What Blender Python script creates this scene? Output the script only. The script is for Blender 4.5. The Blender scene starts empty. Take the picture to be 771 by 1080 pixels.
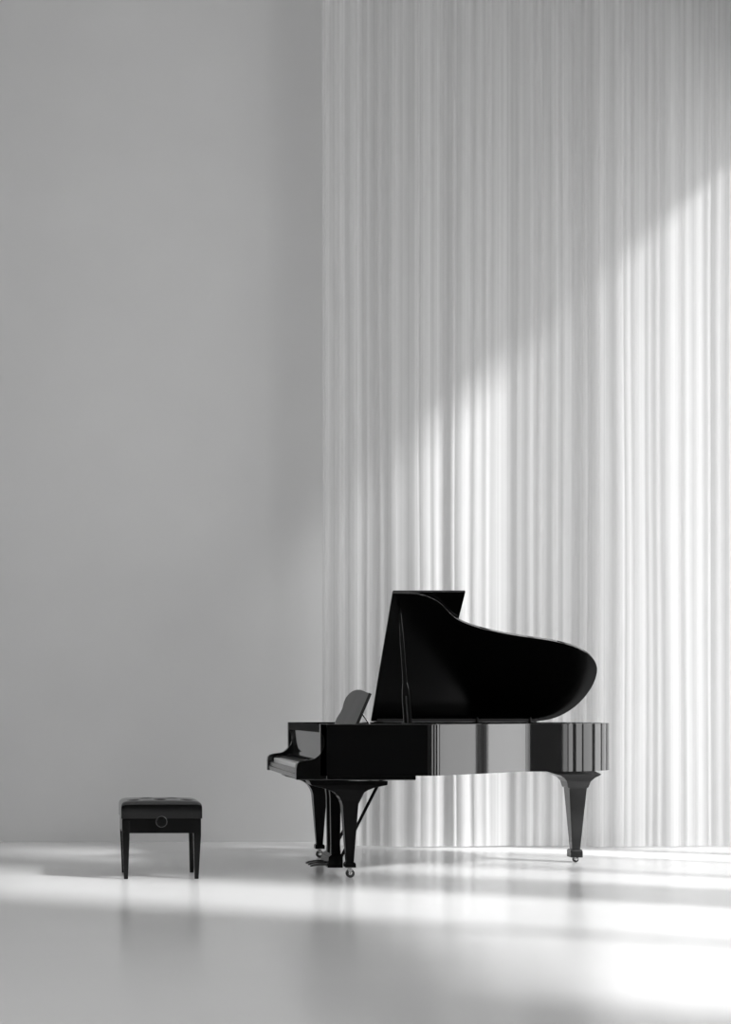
import bpy, bmesh, math, random
from mathutils import Vector, Matrix
random.seed(7)
SC = bpy.context.scene
COL = SC.collection

# ------------------------------------------------------------------ camera
F = 1430.0            # focal length in pixels of the 771x1080 frame
VX, VY = 100.0, 750.0 # vanishing point (shift lens)
H = 1.083
CY = -8.8
cam = bpy.data.cameras.new('camera')
cam.sensor_fit = 'VERTICAL'
cam.sensor_height = 36.0
cam.sensor_width = 36.0 * 771 / 1080
cam.lens = F / 1080 * 36
cam.shift_x = (385.5 - VX) / 1080
cam.shift_y = (VY - 540) / 1080
cam.clip_end = 100
co = bpy.data.objects.new('camera', cam)
co.location = (0, CY, H)
co.rotation_euler = (math.pi / 2, 0, 0)
COL.objects.link(co)
SC.camera = co

def PX(px, d):   # world X of an image column at a distance
    return (px - VX) * d / F
def PZ(py, d):
    return H - (py - VY) * d / F
def onplane(px, py, p0, n):
    o = Vector((0, CY, H))
    r = Vector(((px - VX) / F, 1, -(py - VY) / F))
    t = (Vector(p0) - o).dot(n) / r.dot(n)
    return o + r * t

# ------------------------------------------------------------------ materials
def newmat(name):
    m = bpy.data.materials.new(name); m.use_nodes = True
    nt = m.node_tree
    for n in list(nt.nodes): nt.nodes.remove(n)
    out = nt.nodes.new('ShaderNodeOutputMaterial')
    return m, nt, out
def principled(name, base, rough, ior=1.5, metal=0.0, noise=0.0, nscale=5.0, bump=0.0, bscale=50.0, rnoise=0.0):
    m, nt, out = newmat(name)
    b = nt.nodes.new('ShaderNodeBsdfPrincipled')
    b.inputs['Base Color'].default_value = (base, base, base, 1)
    b.inputs['Roughness'].default_value = rough
    b.inputs['IOR'].default_value = ior
    b.inputs['Metallic'].default_value = metal
    tc = nt.nodes.new('ShaderNodeTexCoord')
    if noise or rnoise:
        nz = nt.nodes.new('ShaderNodeTexNoise'); nz.inputs['Scale'].default_value = nscale
        nz.inputs['Detail'].default_value = 5
        nt.links.new(tc.outputs['Object'], nz.inputs['Vector'])
    if noise:
        mr = nt.nodes.new('ShaderNodeMapRange')
        mr.inputs['To Min'].default_value = base * (1 - noise); mr.inputs['To Max'].default_value = base * (1 + noise)
        nt.links.new(nz.outputs['Fac'], mr.inputs['Value'])
        cb = nt.nodes.new('ShaderNodeCombineColor')
        for k in range(3): nt.links.new(mr.outputs[0], cb.inputs[k])
        nt.links.new(cb.outputs[0], b.inputs['Base Color'])
    if rnoise:
        mr2 = nt.nodes.new('ShaderNodeMapRange')
        mr2.inputs['To Min'].default_value = rough * (1 - rnoise); mr2.inputs['To Max'].default_value = rough * (1 + rnoise)
        nt.links.new(nz.outputs['Fac'], mr2.inputs['Value'])
        nt.links.new(mr2.outputs[0], b.inputs['Roughness'])
    if bump:
        n2 = nt.nodes.new('ShaderNodeTexNoise'); n2.inputs['Scale'].default_value = bscale
        nt.links.new(tc.outputs['Object'], n2.inputs['Vector'])
        bp = nt.nodes.new('ShaderNodeBump'); bp.inputs['Strength'].default_value = bump
        bp.inputs['Distance'].default_value = 0.002
        nt.links.new(n2.outputs['Fac'], bp.inputs['Height'])
        nt.links.new(bp.outputs[0], b.inputs['Normal'])
    nt.links.new(b.outputs[0], out.inputs['Surface'])
    return m

M_WALL = principled('grey_plaster', 0.62, 0.9, noise=0.04, nscale=1.6, bump=0.05, bscale=90)
M_PALE = principled('pale_plaster', 0.72, 0.9, noise=0.03, nscale=2.0)
M_RIGHT = principled('mid_grey_plaster', 0.3, 0.9, noise=0.03, nscale=2.0)
M_DARK = principled('dark_plaster', 0.008, 0.9, noise=0.1, nscale=2.0)
M_FLOOR = principled('polished_resin_floor', 0.7, 0.2, ior=1.95, noise=0.015, nscale=0.8, rnoise=0.25)
M_LAC = principled('black_lacquer', 0.0035, 0.03, ior=1.66, rnoise=0.2, nscale=3)
M_LEG = principled('black_leg_lacquer', 0.003, 0.15, ior=1.16, rnoise=0.1, nscale=8)
M_SAT = principled('black_satin_lacquer', 0.003, 0.18, ior=1.3, rnoise=0.1, nscale=8)
M_PLATE = principled('dark_iron', 0.004, 0.8, ior=1.2, noise=0.2, nscale=20)
M_IVORY = principled('white_key_plastic', 0.92, 0.2, ior=1.9, noise=0.02)
M_EBONY = principled('black_key_plastic', 0.01, 0.3, noise=0.1)
M_FELT = principled('black_felt', 0.01, 0.95, noise=0.2, nscale=60)
M_BRASS = principled('polished_brass_grey', 0.55, 0.22, metal=1.0, rnoise=0.2, nscale=40)
M_LEATHER = principled('black_leather', 0.003, 0.14, ior=1.8, noise=0.1, nscale=40, bump=0.05, bscale=220)
M_FRAME = principled('white_window_frame', 0.6, 0.5, noise=0.02)
M_RUB = principled('dark_caster_tyre', 0.03, 0.5, noise=0.1)

M_PEDAL = principled('tarnished_pedal_metal', 0.12, 0.3, metal=1.0, rnoise=0.2, nscale=40)
def curtain_mat():
    m, nt, out = newmat('sheer_white_voile')
    d = nt.nodes.new('ShaderNodeBsdfDiffuse'); d.inputs['Color'].default_value = (.72, .72, .72, 1)
    t = nt.nodes.new('ShaderNodeBsdfTranslucent'); t.inputs['Color'].default_value = (.72, .72, .72, 1)
    tr = nt.nodes.new('ShaderNodeBsdfTransparent')
    m1 = nt.nodes.new('ShaderNodeMixShader'); m1.inputs[0].default_value = 0.4
    m2 = nt.nodes.new('ShaderNodeMixShader')
    # weave: finely varying openness along the cloth
    tc = nt.nodes.new('ShaderNodeTexCoord')
    mp = nt.nodes.new('ShaderNodeMapping'); mp.inputs['Scale'].default_value = (26, 0, 0.03)
    nz = nt.nodes.new('ShaderNodeTexNoise'); nz.inputs['Scale'].default_value = 1.0; nz.inputs['Detail'].default_value = 3
    mr = nt.nodes.new('ShaderNodeMapRange'); mr.inputs['From Min'].default_value = .3; mr.inputs['From Max'].default_value = .7
    mr.inputs['To Min'].default_value = 0.04; mr.inputs['To Max'].default_value = 0.40
    nt.links.new(tc.outputs['Object'], mp.inputs[0]); nt.links.new(mp.outputs[0], nz.inputs['Vector'])
    nt.links.new(nz.outputs['Fac'], mr.inputs['Value']); nt.links.new(mr.outputs[0], m2.inputs[0])
    nt.links.new(d.outputs[0], m1.inputs[1]); nt.links.new(t.outputs[0], m1.inputs[2])
    nt.links.new(m1.outputs[0], m2.inputs[1]); nt.links.new(tr.outputs[0], m2.inputs[2])
    nt.links.new(m2.outputs[0], out.inputs['Surface'])
    return m
M_CURT = curtain_mat()

# ------------------------------------------------------------------ mesh helpers
def link(name, bm, mat, parent=None, smooth=False, bevel=0.0, loc=None, label=None):
    bmesh.ops.recalc_face_normals(bm, faces=bm.faces)
    me = bpy.data.meshes.new(name); bm.to_mesh(me); bm.free()
    me.materials.append(mat)
    o = bpy.data.objects.new(name, me); COL.objects.link(o)
    if parent: o.parent = parent
    if loc: o.location = loc
    if smooth:
        for p in me.polygons: p.use_smooth = True
        try: me.set_sharp_from_angle(angle=math.radians(35))
        except Exception: pass
    if bevel:
        b = o.modifiers.new('bevel', 'BEVEL'); b.width = bevel; b.segments = 2; b.limit_method = 'ANGLE'
        b.angle_limit = math.radians(40)
    if label: o['label'] = label
    return o
def box(bm, x0, x1, y0, y1, z0, z1):
    v = [bm.verts.new((x, y, z)) for z in (z0, z1) for y in (y0, y1) for x in (x0, x1)]
    for f in ((0, 1, 3, 2), (4, 5, 7, 6), (0, 1, 5, 4), (2, 3, 7, 6), (0, 2, 6, 4), (1, 3, 7, 5)):
        bm.faces.new([v[i] for i in f])
    return v
def boxo(name, b, mat, parent=None, bevel=0.0, label=None):
    bm = bmesh.new(); box(bm, *b); return link(name, bm, mat, parent, bevel=bevel, label=label)
def prism(bm, pts, axis, a, b):
    """closed outline pts (2D) swept along axis from a to b"""
    def mk(p, t):
        if axis == 'y': return (p[0], t, p[1])
        if axis == 'z': return (p[0], p[1], t)
        return (t, p[0], p[1])
    A = [bm.verts.new(mk(p, a)) for p in pts]; B = [bm.verts.new(mk(p, b)) for p in pts]
    n = len(pts)
    bm.faces.new(A); bm.faces.new(B)
    for i in range(n): bm.faces.new((A[i], A[(i + 1) % n], B[(i + 1) % n], B[i]))
def rings(bm, rs, chamfer=0.0):
    """stack of rectangular rings (z,x0,x1,y0,y1), optionally with cut corners"""
    prev = None
    first = None
    for (z, x0, x1, y0, y1) in rs:
        c = chamfer
        if c:
            p = [(x0 + c, y0), (x1 - c, y0), (x1, y0 + c), (x1, y1 - c), (x1 - c, y1), (x0 + c, y1), (x0, y1 - c), (x0, y0 + c)]
        else:
            p = [(x0, y0), (x1, y0), (x1, y1), (x0, y1)]
        cur = [bm.verts.new((a, b, z)) for a, b in p]
        if prev:
            n = len(cur)
            for i in range(n): bm.faces.new((prev[i], prev[(i + 1) % n], cur[(i + 1) % n], cur[i]))
        else: first = cur
        prev = cur
    bm.faces.new(first); bm.faces.new(prev)
def tube(bm, p0, p1, r0, r1=None, seg=12):
    r1 = r0 if r1 is None else r1
    p0 = Vector(p0); p1 = Vector(p1); d = (p1 - p0)
    q = d.to_track_quat('Z', 'Y')
    A = []; B = []
    for i in range(seg):
        a = 2 * math.pi * i / seg
        v = q @ Vector((math.cos(a), math.sin(a), 0))
        A.append(bm.verts.new(p0 + v * r0)); B.append(bm.verts.new(p1 + v * r1))
    bm.faces.new(A); bm.faces.new(B)
    for i in range(seg): bm.faces.new((A[i], A[(i + 1) % seg], B[(i + 1) % seg], B[i]))
def torus(bm, c, R, r, axis='y', seg=32, ms=10):
    vs = []
    for i in range(seg):
        a = 2 * math.pi * i / seg; row = []
        for j in range(ms):
            b = 2 * math.pi * j / ms
            u = (R + r * math.cos(b)); w = r * math.sin(b)
            row.append(bm.verts.new((c[0] + u * math.cos(a), c[1] + w, c[2] + u * math.sin(a))))
        vs.append(row)
    for i in range(seg):
        for j in range(ms):
            bm.faces.new((vs[i][j], vs[(i + 1) % seg][j], vs[(i + 1) % seg][(j + 1) % ms], vs[i][(j + 1) % ms]))
def catmull(P, n=10, closed=False):
    out = []
    N = len(P)
    rng = range(N) if closed else range(N - 1)
    for i in rng:
        g = lambda k: Vector(P[k % N]) if closed else Vector(P[max(0, min(N - 1, k))])
        p0, p1, p2, p3 = g(i - 1), g(i), g(i + 1), g(i + 2)
        for k in range(n):
            t = k / n
            # centripetal-free uniform spline, tension .5
            out.append(0.5 * ((2 * p1) + (p2 - p0) * t + (2 * p0 - 5 * p1 + 4 * p2 - p3) * t * t + (3 * p1 - p0 - 3 * p2 + p3) * t ** 3))
    if not closed: out.append(Vector(P[-1]))
    return out
def empty(name, loc, label, cat, group=None):
    o = bpy.data.objects.new(name, None); COL.objects.link(o); o.location = loc
    o.empty_display_size = .1
    o['label'] = label; o['category'] = cat
    if group: o['group'] = group
    return o
def struct(name, b, mat):
    o = boxo(name, b, mat); o['kind'] = 'structure'; return o

# ------------------------------------------------------------------ the room
XL, XR, YB, YF, ZC = -4.6, 5.7, 2.42, -12.0, 7.6
T = 0.25
struct('floor', (XL - T, XR + T, YF - T, YB + T, -0.2, 0), M_FLOOR)
struct('ceiling', (XL - T, XR + T, YF - T, YB + T, ZC, ZC + 0.2), M_PALE)
struct('wall_back', (XL - T, XR + T, YB, YB + T, 0, ZC), M_WALL)
struct('wall_front', (XL - T, XR + T, YF - T, YF, 0, ZC), M_DARK)
LW = (-10.5, -6.0, 1.0, 6.2)  # added left window, an invented opening that brightens the back wall
bm = bmesh.new()
box(bm, XL - T, XL, YF, LW[0], 0, ZC); box(bm, XL - T, XL, LW[1], YB, 0, ZC)
box(bm, XL - T, XL, LW[0], LW[1], 0, LW[2]); box(bm, XL - T, XL, LW[0], LW[1], LW[3], ZC)
o = link('wall_left', bm, M_PALE); o['kind'] = 'structure'
# right wall with tall openings
WINS = [(-5.6, -3.8, 3.8, .75), (-3.75, -2.35, 6.25, .75), (-1.5, -.72, 5.9, .7), (-.66, .32, 4.3, .6), (.355, .94, 6.25, .95), (1.04, 2.25, 6.25, .68)]  # unseen; heads and pane tints shaped to place and dim the sun patches
SILL = 0.15
bm = bmesh.new()
ys = [YF] + [v for w in WINS for v in w[:2]] + [YB]
for i in range(0, len(ys), 2): box(bm, XR, XR + T, ys[i], ys[i + 1], 0, ZC)
for (a, b, h, tr) in WINS:
    box(bm, XR, XR + T, a, b, h, ZC); box(bm, XR, XR + T, a, b, 0, SILL)
o = link('wall_right', bm, M_RIGHT); o['kind'] = 'structure'
def glass_mat(name, t):
    m, nt, out = newmat(name)
    a = nt.nodes.new('ShaderNodeBsdfTransparent'); a.inputs[0].default_value = (t, t, t, 1)
    g = nt.nodes.new('ShaderNodeBsdfGlossy'); g.inputs['Roughness'].default_value = .02
    mx = nt.nodes.new('ShaderNodeMixShader'); mx.inputs[0].default_value = .04
    nt.links.new(a.outputs[0], mx.inputs[1]); nt.links.new(g.outputs[0], mx.inputs[2]); nt.links.new(mx.outputs[0], out.inputs['Surface'])
    return m
for i, (a, b, HEAD, tr) in enumerate(WINS):
    bm = bmesh.new()
    w = .03
    x0, x1 = XR + .12, XR + .16
    box(bm, x0, x1, a, a + w, SILL, HEAD); box(bm, x0, x1, b - w, b, SILL, HEAD)
    box(bm, x0, x1, a + w, b - w, SILL, SILL + w); box(bm, x0, x1, a + w, b - w, HEAD - w, HEAD)
    o = link('window_%d' % (i + 1), bm, M_FRAME); o['kind'] = 'structure'
    pn = boxo('window_pane', (x0 + .017, x0 + .023, a + w, b - w, SILL + w, HEAD - w), glass_mat('window_glass', tr), o)

bm = bmesh.new()
x0, x1, w = XL - .16, XL - .12, .06
a, b, zl, zh = LW
box(bm, x0, x1, a, a + w, zl, zh); box(bm, x0, x1, b - w, b, zl, zh); box(bm, x0, x1, (a + b) / 2 - w / 2, (a + b) / 2 + w / 2, zl + w, zh - w)
box(bm, x0, x1, a + w, b - w, zl, zl + w); box(bm, x0, x1, a + w, b - w, zh - w, zh)
o = link('window_7', bm, M_FRAME); o['kind'] = 'structure'  # frame of the added, unseen left window
boxo('window_pane', (x0 + .017, x0 + .023, a + w, b - w, zl + w, zh - w), glass_mat('added_window_glass', .9), o)

# ------------------------------------------------------------------ curtain
def build_curtain():
    bm = bmesh.new()
    x0, x1 = PX(341, 10.72), 5.55
    yc = 1.95
    rnd = random.Random(21)
    # folds: irregular soft pleats with a few crisp ones
    xs = [x0]
    while xs[-1] < x1:
        xs.append(xs[-1] + rnd.choice((.02, .03, .04, .055, .075, .1)) * rnd.uniform(.8, 1.2))
    amp = [rnd.uniform(.3, 1.0) ** 2 for _ in xs]
    drift = [rnd.uniform(-1, 1) for _ in xs]
    import bisect
    def fold(x, z):
        k = min(max(bisect.bisect_right(xs, x) - 1, 0), len(xs) - 2)
        w = xs[k + 1] - xs[k]
        t = (x - xs[k]) / w
        a = w * (.05 + .10 * amp[k]) * (0.85 + .25 * math.sin(z * .5 + 6 * drift[k]))
        s = math.sin(math.pi * t) * a * (1 if k % 2 else -1)
        big = .022 * math.sin(x * 4.1 + .3) + .010 * math.sin(x * 11.7 + 1.2) + .004 * math.sin(x * 23 + 2)
        return s + big
    n = 1500; rows = 16
    z0, z1 = 0.012, 7.2
    prev = None
    for j in range(rows + 1):
        z = z0 + (z1 - z0) * (j / rows)
        cur = []
        for i in range(n + 1):
            x = x0 + (x1 - x0) * i / n
            sway = .007 * math.sin(z * .8 + x * 3) + .003 * math.sin(z * 1.7 + x * 7)
            xx = x + sway * (1 if i else .3)
            cur.append(bm.verts.new((xx, yc + fold(x, z) * (1 + .25 * max(0, 1 - z)), z)))
        if prev:
            for i in range(n): bm.faces.new((prev[i], prev[i + 1], cur[i + 1], cur[i]))
        prev = cur
    o = link('sheer_curtain', bm, M_CURT, smooth=True)
    for p in o.data.polygons: p.use_smooth = True
    o['label'] = 'tall white sheer curtain hanging in narrow pleats behind the grand piano'
    o['category'] = 'curtain'
    # rail at the ceiling
    bm = bmesh.new(); box(bm, x0 - .05, 5.6, 1.9, 2.0, 7.2, 7.24)
    box(bm, x0, x0 + .04, 1.93, 1.97, 7.24, ZC); box(bm, 3.6, 3.64, 1.93, 1.97, 7.24, ZC); box(bm, 5.4, 5.44, 1.93, 1.97, 7.24, ZC)
    r = link('curtain_rail', bm, M_FRAME, o)
build_curtain()

# ------------------------------------------------------------------ grand piano
PI0 = Vector((1.30, -.08, 0))
piano = empty('grand_piano', (2.4, .67, 0), 'black lacquered grand piano with its lid propped open in front of the curtain', 'piano')
PV = Vector((2.4, .67, 0))
def part(name, bm, mat, parent=None, **k):
    for v in bm.verts: v.co -= PV
    par = parent or piano
    o = link(name, bm, mat, par, **k)
    return o
ZR0, ZR1 = .667, 1.0
YN, YS = -.08, 1.42
front = 1.452
outer = [(front, YN), (1.8, YN), (2.05, YN)] 
curve = catmull([(2.05, YN), (2.15, YN), (2.185, YN + .008), (2.24, -.042), (2.40, .078), (2.58, .218), (2.76, .36), (2.88, .455), (2.945, .505), (2.975, .525), (3.00, .531), (3.14, .534), (3.26, .538), (3.34, .555),
                 (3.44, .60), (3.565, .69), (3.65, .82), (3.685, .97), (3.66, 1.14), (3.58, 1.28), (3.45, 1.375), (3.28, 1.415), (3.1, YS), (2.9, YS)], 8)
outer = [Vector(p) for p in outer[:-1]] + curve + [Vector((front, YS))]
def offset(path, t):
    out = []
    for i, p in enumerate(path):
        a = path[max(i - 1, 0)]; b = path[min(i + 1, len(path) - 1)]
        d = (b - a).normalized(); n = Vector((-d.y, d.x))
        out.append(p + n * t)
    return out
inner = offset(outer, .05)
bm = bmesh.new()
ch = .004
sect = lambda o, i: [(o, ZR0), (o, ZR1 - ch), (o + (i - o).normalized() * ch, ZR1), (i, ZR1), (i, ZR0)]
prev = None
for a, b in zip(outer, inner):
    cur = [bm.verts.new((p.x, p.y, z)) for p, z in sect(a, b)]
    if prev:
        for k in range(5): bm.faces.new((prev[k], prev[(k + 1) % 5], cur[(k + 1) % 5], cur[k]))
    else: bm.faces.new(cur)
    prev = cur
bm.faces.new(prev)
rim = part('rim', bm, M_LAC, smooth=True)
# iron plate + soundboard inside, closed outline
def slab(name, path, z0, z1, mat, parent=None, **k):
    bm = bmesh.new(); prism(bm, [(p.x, p.y) for p in path], 'z', z0, z1)
    return part(name, bm, mat, parent, **k)
ins = offset(outer, .052)
ins = [p for p in ins if p.x > 1.56]
slab('iron_plate', ins, .90, .915, M_PLATE)
slab('soundboard', ins, .70, .715, M_PLATE)
# keybed
bm = bmesh.new()
box(bm, 1.335, PX(438.5, 8.74), YN + .012, YS - .012, .638, ZR0 - .0005)
part('keybed', bm, M_LAC, bevel=.004)
# arms (cheeks)
d0 = 8.72
prof = [(338.6, 763.6), (338.6, 773.5), (340.6, 776), (342.3, 781), (342, 787), (340, 792), (336.5, 796.5), (332, 800), (328, 801.2), (321, 802), (315.5, 803.5), (313, 806), (312.4, 810), (312.4, 822.6), (345, 822.6), (345, 763.6)]
pw = [(PX(a, d0), PZ(b, d0)) for a, b in prof]
for y0, y1 in ((YN, YN + .055), (YS - .055, YS)):
    bm = bmesh.new(); prism(bm, pw, 'y', y0, y1)
    part('arm', bm, M_LAC, bevel=.003)
# front stretcher above the fallboard
bm = bmesh.new(); box(bm, front + .003, front + .03, YN + .056, YS - .056, .945, .998)
part('stretcher_rail', bm, principled('matte_black_rail', .004, .6, ior=1.15, noise=.1), bevel=.003)
# fallboard with a rolled lower lip
bm = bmesh.new()
fp = [(1.478, .945), (1.482, .86), (1.492, .79), (1.486, .775), (1.478, .765), (1.478, .755), (1.51, .755), (1.515, .79), (1.505, .945)]
prism(bm, fp, 'y', YN + .056, YS - .056)
M_FALL = principled('polished_fallboard', 0.03, 0.06, ior=2.9, rnoise=.1)
part('fallboard', bm, M_FALL, smooth=True)
# shelf under music desk
bm = bmesh.new(); box(bm, 1.50, 2.02, YN + .056, YS - .056, .972, .99)
part('music_shelf', bm, M_LAC, bevel=.003)
# keyslip
M_SLIP = principled('keyslip_painted_sheen', 0.16, 0.2, ior=3.2, rnoise=.1)  # grey base stands in for the wall reflected in black lacquer
bm = bmesh.new(); prism(bm, [(1.304, .645), (1.304, .672), (1.312, .676), (1.312, .700), (1.318, .706), (1.334, .706), (1.334, .645)], 'y', YN + .056, YS - .056)
part('keyslip', bm, M_SLIP)
# keyboard
KY0, KY1 = YN + .095, YS - .095
bm = bmesh.new(); box(bm, 1.336, 1.50, KY0, KY1, .668, .70)
kb = part('keyboard', bm, M_FELT)
for a, b in ((YN + .057, KY0 - .002), (KY1 + .002, YS - .057)):
    bm = bmesh.new(); prism(bm, [(1.338, .668), (1.338, .735), (1.36, .748), (1.44, .752), (1.455, .765), (1.476, .77), (1.476, .668)], 'y', a, b)
    part('key_block', bm, M_LAC, bevel=.003)
kw = (KY1 - KY0) / 52
bm = bmesh.new(); box(bm, 1.338, 1.482, -kw / 2 + .0006, kw / 2 - .0006, .702, .736)
for v in bm.verts: v.co -= Vector((0, 0, 0))
me_w = None
def key(name, bm, mat, bev):
    return link(name, bm, mat, kb, bevel=bev)
k0 = key('white_key', bm, M_IVORY, .0015)
k0.location = Vector((0, KY1 - kw / 2, 0)) - PV
for i in range(1, 52):
    c = k0.copy(); COL.objects.link(c); c.parent = kb
    c.location = Vector((0, KY1 - kw * (i + .5), 0)) - PV
bm = bmesh.new(); prism(bm, [(1.388, .737), (1.392, .747), (1.477, .749), (1.477, .737)], 'y', -.0055, .0055)
b0 = key('black_key', bm, M_EBONY, .001)
first = True
for i in range(51):
    n = (i + 5) % 7      # A B | C D E F G A B
    if n in (0, 1, 3, 4, 5) and i > 0 or i == 0:
        if first: c = b0; first = False
        else:
            c = b0.copy(); COL.objects.link(c); c.parent = kb
        c.location = Vector((0, KY1 - kw * (i + 1), 0)) - PV

# music desk: panel leaning back
dn = 8.98
b0p = Vector((PX(374.5, dn), dn + CY, .99)); t0p = Vector((PX(389, dn), dn + CY, PZ(730.5, dn)))
up = (t0p - b0p).normalized()
nrm = Vector((0, 1, 0)).cross(up).normalized()   # perpendicular to desk plane
if nrm.x > 0: nrm = -nrm
dpx = [(374.5, 765), (352.0, 765), (355, 757.5), (358.5, 752), (361, 747), (362.8, 740), (364.8, 735.5), (368, 731.5), (371.5, 728.8), (376, 727.3), (380, 727.3), (383.5, 728.6), (387, 730.3), (389.3, 730.6)]
dp = [onplane(a, b, b0p, nrm) for a, b in dpx]
bm = bmesh.new()
A = [bm.verts.new(p) for p in dp]; B = [bm.verts.new(p - nrm * .02) for p in dp]
n = len(dp); bm.faces.new(A); bm.faces.new(B)
for i in range(n): bm.faces.new((A[i], A[(i + 1) % n], B[(i + 1) % n], B[i]))
desk = part('music_desk', bm, principled('polished_desk', .02, .3, ior=1.3, rnoise=.1), bevel=.002)
for yy in (.45, .85):
    bm = bmesh.new(); tube(bm, (1.80, yy, 1.1), (1.88, yy, .985), .006)
    part('desk_support', bm, M_BRASS, desk)
desk_back = bmesh.new(); box(desk_back, 1.742, 1.80, .2, 1.1, .988, 1.004)
part('desk_base', desk_back, M_LAC, desk)

# lid
hinge = Vector((0, YS, 1.010))
dl = 9.10
topz = PZ(625, dl)
lu = Vector((0, (dl + CY) - YS, topz - hinge.z)).normalized()     # up the lid, towards the viewer
ln = Vector((1, 0, 0)).cross(lu).normalized()
if ln.y > 0: ln = -ln                                             # normal towards the viewer side (underside)
lpx = [(391.2, 761), (414, 626), (428, 626.2), (440, 627), (450, 629), (458.5, 632.6), (465, 637), (471, 643), (477, 649), (484, 654), (496, 659.3), (512, 664), (530, 668), (550, 671.5), (570, 674.3), (588, 677.3),
       (603, 681.3), (615, 686.5), (624, 693), (629, 701), (629.8, 709), (627, 719), (621.5, 729), (613, 739.5), (603, 748), (592, 754.5), (580, 758.8), (566, 761)]
LP = [onplane(a, b, hinge, ln) for a, b in lpx]
sm = catmull([p for p in LP[1:]], 6)
LP2 = [LP[0]] + sm
bm = bmesh.new()
th = .018
def sheet(bm, pts, n, th):
    A = [bm.verts.new(p) for p in pts]; B = [bm.verts.new(p - n * th) for p in pts]
    k = len(pts); bm.faces.new(A); bm.faces.new(B)
    for i in range(k): bm.faces.new((A[i], A[(i + 1) % k], B[(i + 1) % k], B[i]))
sheet(bm, LP2, ln, th)
M_LID = principled('black_lid_lacquer', 0.001, 0.2, ior=1.17, rnoise=.1, nscale=3)
def edge_polish(o):      # the narrow edge faces of the sheet are polished lacquer
    o.data.materials.append(M_LAC)
    for p in o.data.polygons:
        if len(p.vertices) == 4 and abs(p.normal.dot(ln)) < .5: p.material_index = 1
lid = part('lid', bm, M_LID, bevel=.003)
edge_polish(lid)
# folded front flap lying on the outer face of the lid
fo = hinge - ln * (th + .006)
fpx = [(392.5, 758), (414.6, 624.6), (491, 624.6), (457.5, 758)]
FP = [onplane(a, b, fo, ln) for a, b in fpx]
bm = bmesh.new(); sheet(bm, FP, ln, th)
edge_polish(part('lid_flap', bm, M_LID, bevel=.003))
# strap hinges joining lid and rim at the spine
for px in (400, 504, 560):
    X = PX(px, 10.2)
    bm = bmesh.new(); tube(bm, (X - .035, YS + .006, 1.006), (X + .035, YS + .006, 1.006), .008)
    box(bm, X - .03, X + .03, YS - .03, YS + .004, .9995, 1.004)
    part('lid_hinge', bm, M_BRASS)
bm = bmesh.new(); box(bm, PX(398, 10.19), PX(566, 10.19), YS - .036, YS - .022, 1.0005, 1.026)
part('spine_strip', bm, principled('dark_grey_strip', .035, .35, ior=1.4, noise=.05), bevel=.002)  # dark grey strip along the spine, in front of the lid
# rubber lid bumpers on inner rim
for px in (504, 560):
    X = PX(px, 10.16)
    bm = bmesh.new(); tube(bm, (X, 1.376, 1.0), (X, 1.376, 1.036), .012, .009)
    part('lid_bumper', bm, M_SAT)

# prop stick
pb = Vector((PX(430.5, 8.9), 8.9 + CY, .97))
pt = onplane(421.5, 640, hinge + ln * .002, ln)
pm = pb + (pt - pb) * .33
pm2 = pb + (pt - pb) * .37
ax = (pt - pb).normalized()
def bar(bm, secs):
    prev = None
    for c, wx, wy in secs:
        cur = [bm.verts.new(c + Vector((sx * wx, sy * wy, 0))) for sx, sy in ((-1, -1), (1, -1), (1, 1), (-1, 1))]
        if prev:
            for i in range(4): bm.faces.new((prev[i], prev[(i + 1) % 4], cur[(i + 1) % 4], cur[i]))
        else: bm.faces.new(cur)
        prev = cur
    bm.faces.new(prev)
bm = bmesh.new()
L = lambda t: pb + (pt - pb) * t
bar(bm, [(L(0), .026, .012), (L(.25), .025, .012), (L(.31), .022, .012), (L(.37), .014, .01), (L(.7), .013, .01), (L(.95), .008, .008), (L(1), .006, .006)])
prop = part('prop_stick', bm, M_LEG, bevel=.004)
bm = bmesh.new()
bar(bm, [(L(0) + Vector((-.004, -.016, 0)), .005, .004), (L(.26) + Vector((-.004, -.016, 0)), .005, .004)])
part('half_stick', bm, M_LAC, prop)
bm = bmesh.new(); box(bm, pb.x - .04, pb.x + .04, pb.y - .02, pb.y + .02, .93, 1.004)
part('prop_block', bm, M_LAC, prop, bevel=.003)

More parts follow.
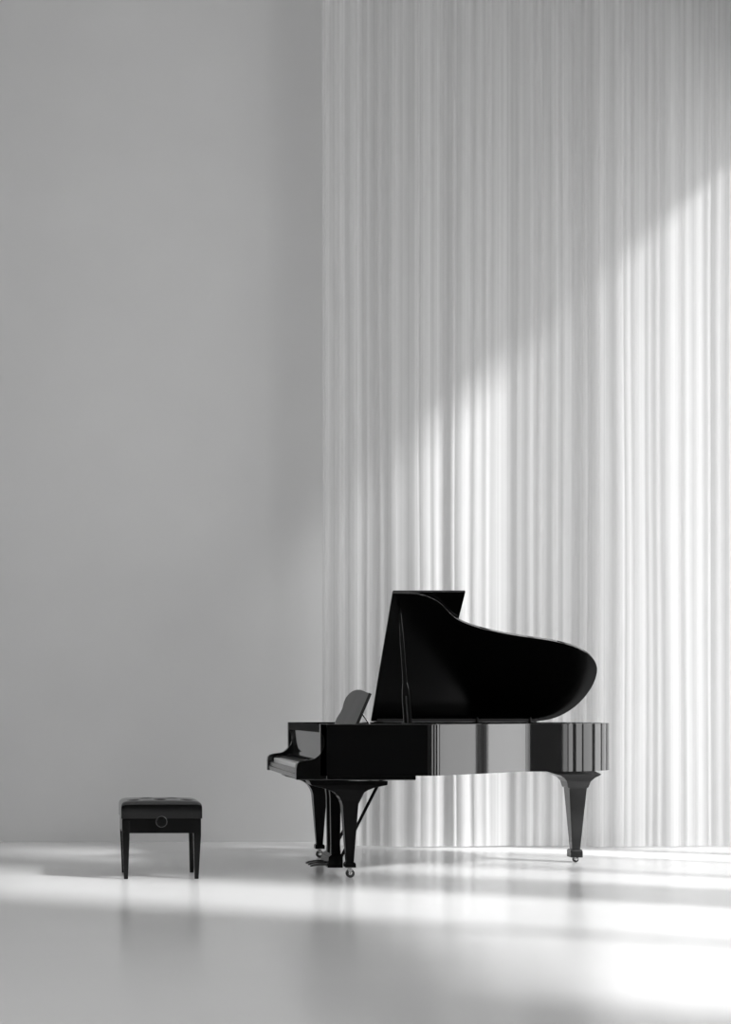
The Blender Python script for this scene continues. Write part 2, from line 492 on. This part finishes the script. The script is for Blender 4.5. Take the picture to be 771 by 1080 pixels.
# legs
def leg(cx, cy, d, spec, cuff, chf, wheel_px, mat):
    bm = bmesh.new()
    rs = []
    for (py, xa, xb, hy) in spec:
        rs.append((PZ(py, d), PX(xa, d) - PX(cx, d), PX(xb, d) - PX(cx, d), -hy, hy))
    rings(bm, rs, 0)
    X = PX(cx, d); Y = cy
    for v in bm.verts: v.co += Vector((X, Y, 0))
    lg = part('leg', bm, mat, bevel=.004)
    bm = bmesh.new()
    (ya, yb, xa, xb) = cuff
    z1, z0 = PZ(ya, d), PZ(yb, d)
    w0, w1 = PX(xa, d) - X, PX(xb, d) - X
    h = (w1 - w0) / 2
    rings(bm, [(z0, w0, w1, -h, h), (z1 - .012, w0, w1, -h, h), (z1, w0 + .006, w1 - .006, -h + .006, h - .006)], 0)
    for v in bm.verts: v.co += Vector((X, Y, 0))
    part('leg_cuff', bm, mat, lg, bevel=.003)
    # castor: stem, fork and wheel standing on the floor
    r = wheel_px * d / F
    bm = bmesh.new()
    tube(bm, (X, Y, z0 + .002), (X, Y, z0 - .014), .017, .013)
    for s in (-1, 1):
        bm2 = [(X - .012, z0 - .008), (X + .016, z0 - .008), (X + .012, r - .004), (X + .002, r - .008), (X - .006, r)]
        prism(bm, bm2, 'y', Y + s * .016 - .0025, Y + s * .016 + .0025)
    box(bm, X - .012, X + .016, Y - .018, Y + .018, z0 - .016, z0 - .008)
    part('castor_fork', bm, M_BRASS, lg, bevel=.001)
    bm = bmesh.new()
    tube(bm, (X + .004, Y - .0125, r), (X + .004, Y + .0125, r), r, seg=28)
    w = part('castor_wheel', bm, M_RUB, lg, bevel=.003)
    bm = bmesh.new(); bmesh.ops.create_uvsphere(bm, u_segments=20, v_segments=12, radius=r * .6)
    for v in bm.verts: v.co = Vector((v.co.x + X + .004, v.co.y * 1.2 + Y, v.co.z + r))
    part('wheel_hub', bm, M_BRASS, lg, smooth=True)
    return lg
near_spec = [(911.5, 367.3, 375.0, .024), (850, 362.5, 379.0, .052), (845, 361, 379.8, .055), (840, 358, 382, .06), (836, 353.5, 385, .065), (833.5, 348, 389, .07), (831, 340, 395, .078), (829, 332, 404, .085), (828, 328, 408.5, .09), (823.6, 326, 409, .09)]
leg(371, 0.02, 8.74, near_spec, (910.5, 916, 365.5, 377), 0, 4.6, M_LEG)
dfar = 8.74 + 1.19
def shift_spec(spec):
    out = []
    for (py, xa, xb, hy) in spec:
        k = 8.74 / dfar
        out.append((VY + (py - VY) * k, VX + (xa - VX) * k, VX + (xb - VX) * k, hy))
    return out
k = 8.74 / dfar
leg(VX + (371 - VX) * k, 0.02 + 1.19 , dfar, shift_spec(near_spec), (VY + (910.5 - VY) * k, VY + (916 - VY) * k, VX + (365.5 - VX) * k, VX + (377 - VX) * k), 0, 4.6 * k, M_LEG)
dt = 9.69
tail_spec = [(897, 604.3, 612.6, .03), (831, 599.6, 618, .062), (830.5, 598, 619.5, .066), (824, 596.5, 621.5, .075), (820, 593, 625.5, .085), (817.5, 588, 630, .095), (816.3, 583, 631.5, .10), (812.6, 571, 623.5, .10)]
leg(608.4, 0.93, dt, tail_spec, (896, 904.5, 602, 614.7), 0, 3.0, principled('black_tail_leg_lacquer', .004, .1, ior=1.5, rnoise=.1))

# pedal lyre
ly = bmesh.new()
rings(ly, [(.038, 1.553, 1.655, .24, .53), (.11, 1.56, 1.655, .24, .53), (.128, 1.59, 1.645, .26, .51)], 0)
lyre = part('pedal_lyre', ly, M_LEG, bevel=.003)
for yy in (.31, .46):
    bm = bmesh.new()
    rings(bm, [(.12, 1.583, 1.648, yy - .03, yy + .03), (.18, 1.585, 1.646, yy - .022, yy + .022), (.5, 1.580, 1.650, yy - .022, yy + .022), (.6, 1.57, 1.66, yy - .035, yy + .035), (.64, 1.56, 1.67, yy - .04, yy + .04)], 0)
    part('lyre_post', bm, M_LEG, lyre, bevel=.004)
bm = bmesh.new(); box(bm, 1.54, 1.69, .24, .6, .622, .64)
part('lyre_head', bm, M_LEG, lyre, bevel=.003)
for yy in (.29, .385, .48):
    bm = bmesh.new()
    pr = [(1.60, .066), (1.50, .064), (1.46, .058), (1.445, .050), (1.443, .040), (1.47, .044), (1.50, .048), (1.60, .05)]
    prism(bm, pr, 'y', yy - .012, yy + .012)
    part('pedal', bm, M_PEDAL, lyre, bevel=.002)
for yy in (.27, .6):
    bm = bmesh.new()
    tube(bm, (1.64, yy, .09), (1.915, yy - .02, .64), .0105)
    part('lyre_brace', bm, M_LEG, lyre, smooth=True)

# ------------------------------------------------------------------ bench
db = 8.725
bx0, bx1 = PX(127.3, db), PX(212.6, db)
by0, by1 = db + CY, db + CY + .40
BC = Vector(((bx0 + bx1) / 2, (by0 + by1) / 2, 0))
bench = empty('piano_bench', BC, 'low black piano bench with a tufted leather seat, standing alone by the grey wall', 'bench')
def bpart(name, bm, mat, parent=None, **k):
    for v in bm.verts: v.co -= BC
    return link(name, bm, mat, parent or bench, **k)
zt = PZ(846, db); zm = PZ(863.5, db); zb = PZ(879, db)
# apron
bm = bmesh.new()
box(bm, bx0 + .006, bx1 - .006, by0 + .008, by1 - .008, zb, zm - .001)
bpart('apron', bm, M_SAT, bevel=.004)
# cushion
def cushion():
    bm = bmesh.new()
    nx, ny = 56, 40
    w, dd = (bx1 - bx0), (by1 - by0)
    btn = [(u, v) for u in (1 / 6, .5, 5 / 6) for v in (.25, .75)] + [(u, v) for u in (1 / 3, 2 / 3) for v in (.5,)]
    def top(u, v):
        e = min(u, 1 - u) * w; f = min(v, 1 - v) * dd
        R = .045
        def rnd(t):
            t = min(t / R, 1); return math.sqrt(max(0, 1 - (1 - t) ** 2))
        h = rnd(e) ** .6 * rnd(f) ** .6
        z = zt - .03 + .03 * h + (.016) * math.sin(math.pi * u) ** .5 * math.sin(math.pi * v) ** .5
        for (a, b) in btn:
            r = math.hypot((u - a) * w, (v - b) * dd)
            z -= .022 * math.exp(-(r / .032) ** 2)
        # creases between the buttons
        for (a, b) in btn:
            for (c, e2) in btn:
                if (a, b) < (c, e2):
                    L = math.hypot((a - c) * w, (b - e2) * dd)
                    if L < .16:
                        px, py = (u - a) * w, (v - b) * dd; qx, qy = (c - a) * w, (e2 - b) * dd
                        t = max(0, min(1, (px * qx + py * qy) / L / L))
                        r = math.hypot(px - t * qx, py - t * qy)
                        z -= .006 * math.exp(-(r / .012) ** 2)
        return z
    G = []
    for j in range(ny + 1):
        row = []
        for i in range(nx + 1):
            u = i / nx; v = j / ny
            u = .5 - .5 * math.cos(math.pi * u) * (1) ; v = .5 - .5 * math.cos(math.pi * v)
            row.append(bm.verts.new((bx0 + u * w, by0 + v * dd, top(u, v))))
        G.append(row)
    for j in range(ny):
        for i in range(nx): bm.faces.new((G[j][i], G[j][i + 1], G[j + 1][i + 1], G[j + 1][i]))
    loop = [G[0][i] for i in range(nx + 1)] + [G[j][nx] for j in range(1, ny + 1)] + [G[ny][i] for i in range(nx - 1, -1, -1)] + [G[j][0] for j in range(ny - 1, 0, -1)]
    cx, cy = BC.x, BC.y
    prev = loop
    for (dz, s) in ((.02, 1.003), (.05, 1.003), (.06, 1.003), (None, 1.003)):
        cur = []
        for v in loop:
            z = zm if dz is None else max(zm + .003, zt - .03 - dz * .8)
            cur.append(bm.verts.new((cx + (v.co.x - cx) * s, cy + (v.co.y - cy) * s, z)))
        for i in range(len(loop)):
            k = (i + 1) % len(loop); bm.faces.new((prev[i], prev[k], cur[k], cur[i]))
        prev = cur
    c = bpart('cushion', bm, M_LEATHER)
    for p in c.data.polygons: p.use_smooth = len(p.vertices) == 4
    for (a, b) in btn:
        bm = bmesh.new()
        X, Y, Z = bx0 + a * w, by0 + b * dd, top(a, b)
        r = bmesh.ops.create_uvsphere(bm, u_segments=12, v_segments=8, radius=.011)
        for v in bm.verts: v.co = Vector((v.co.x + X, v.co.y + Y, v.co.z * .45 + Z + .002))
        bpart('button', bm, M_LEATHER, c, smooth=True)
cushion()
bench.rotation_euler.z = math.radians(1.2)
# legs: slightly tapered
for sx in (0, 1):
    for sy in (0, 1):
        bm = bmesh.new()
        X = bx0 + .030 if sx == 0 else bx1 - .030
        Y = by0 + .030 if sy == 0 else by1 - .030
        wt, wb = .024, .013
        ox = -.012 if sx else .004
        rings(bm, [(0, X + ox * .3 - wb, X + ox * .3 + wb, Y - wb, Y + wb), (zb - .01, X + (0 if sx else 0) - wt, X + wt, Y - wt, Y + wt), (zm - .006, X - wt, X + wt, Y - wt, Y + wt)])
        bpart('leg', bm, M_SAT, bevel=.003)
# height adjusting knob on the end facing us
kx, kz = PX(169.5, db), PZ(866.5, db)
bm = bmesh.new()
tube(bm, (kx, by0 + .012, kz), (kx, by0 - .012, kz), .034, .034, seg=32)
tube(bm, (kx, by0 - .012, kz), (kx, by0 - .02, kz), .030, .026, seg=32)
kn = bpart('adjusting_knob', bm, M_SAT, bevel=.002)
bm = bmesh.new(); torus(bm, (kx, by0 - .013, kz), .035, .0022)
bpart('knob_ring', bm, principled('worn_knob_edge', .08, .35, metal=.6), kn, smooth=True)

# ------------------------------------------------------------------ light
w = bpy.data.worlds.new('world'); SC.world = w; w.use_nodes = True
bg = w.node_tree.nodes['Background']
bg.inputs[0].default_value = (1, 1, 1, 1); bg.inputs[1].default_value = 3.0
sun = bpy.data.lights.new('sun', 'SUN'); sun.energy = 15; sun.angle = math.radians(5.5); sun.color = (1, 1, 1)
so = bpy.data.objects.new('sun', sun); COL.objects.link(so)
so.rotation_euler = Vector((-1, .45, -.9)).to_track_quat('-Z', 'Y').to_euler()
# daylight coming in through each window opening
for (a, b, HEAD, tr) in WINS:
    l = bpy.data.lights.new('window_area_lamp', 'AREA'); l.shape = 'RECTANGLE'
    l.size = HEAD - SILL - .1; l.size_y = (b - a) - .1
    l.energy = (11 if -3.8 < a < 1 else 6) * l.size * l.size_y
    lo = bpy.data.objects.new('window_area_lamp', l); COL.objects.link(lo)
    lo.location = (XR + .11, (a + b) / 2, (SILL + HEAD) / 2)
    lo.rotation_euler = (0, math.radians(90), 0)   # emits towards -X

l = bpy.data.lights.new('window_area_lamp', 'AREA'); l.shape = 'RECTANGLE'  # added fill lamp in the invented left window, lifts the grey wall
l.size = LW[3] - LW[2] - .1; l.size_y = LW[1] - LW[0] - .1
l.energy = 15 * l.size * l.size_y
lo = bpy.data.objects.new('window_area_lamp', l); COL.objects.link(lo)
lo.location = (XL - .11, (LW[0] + LW[1]) / 2, (LW[2] + LW[3]) / 2)
lo.rotation_euler = (0, math.radians(-90), 0)

vs = SC.view_settings
SC.display_settings.display_device = 'sRGB'
vs.view_transform = 'Standard'; vs.look = 'None'; vs.gamma = 1; vs.exposure = -0.57
vs.use_curve_mapping = False
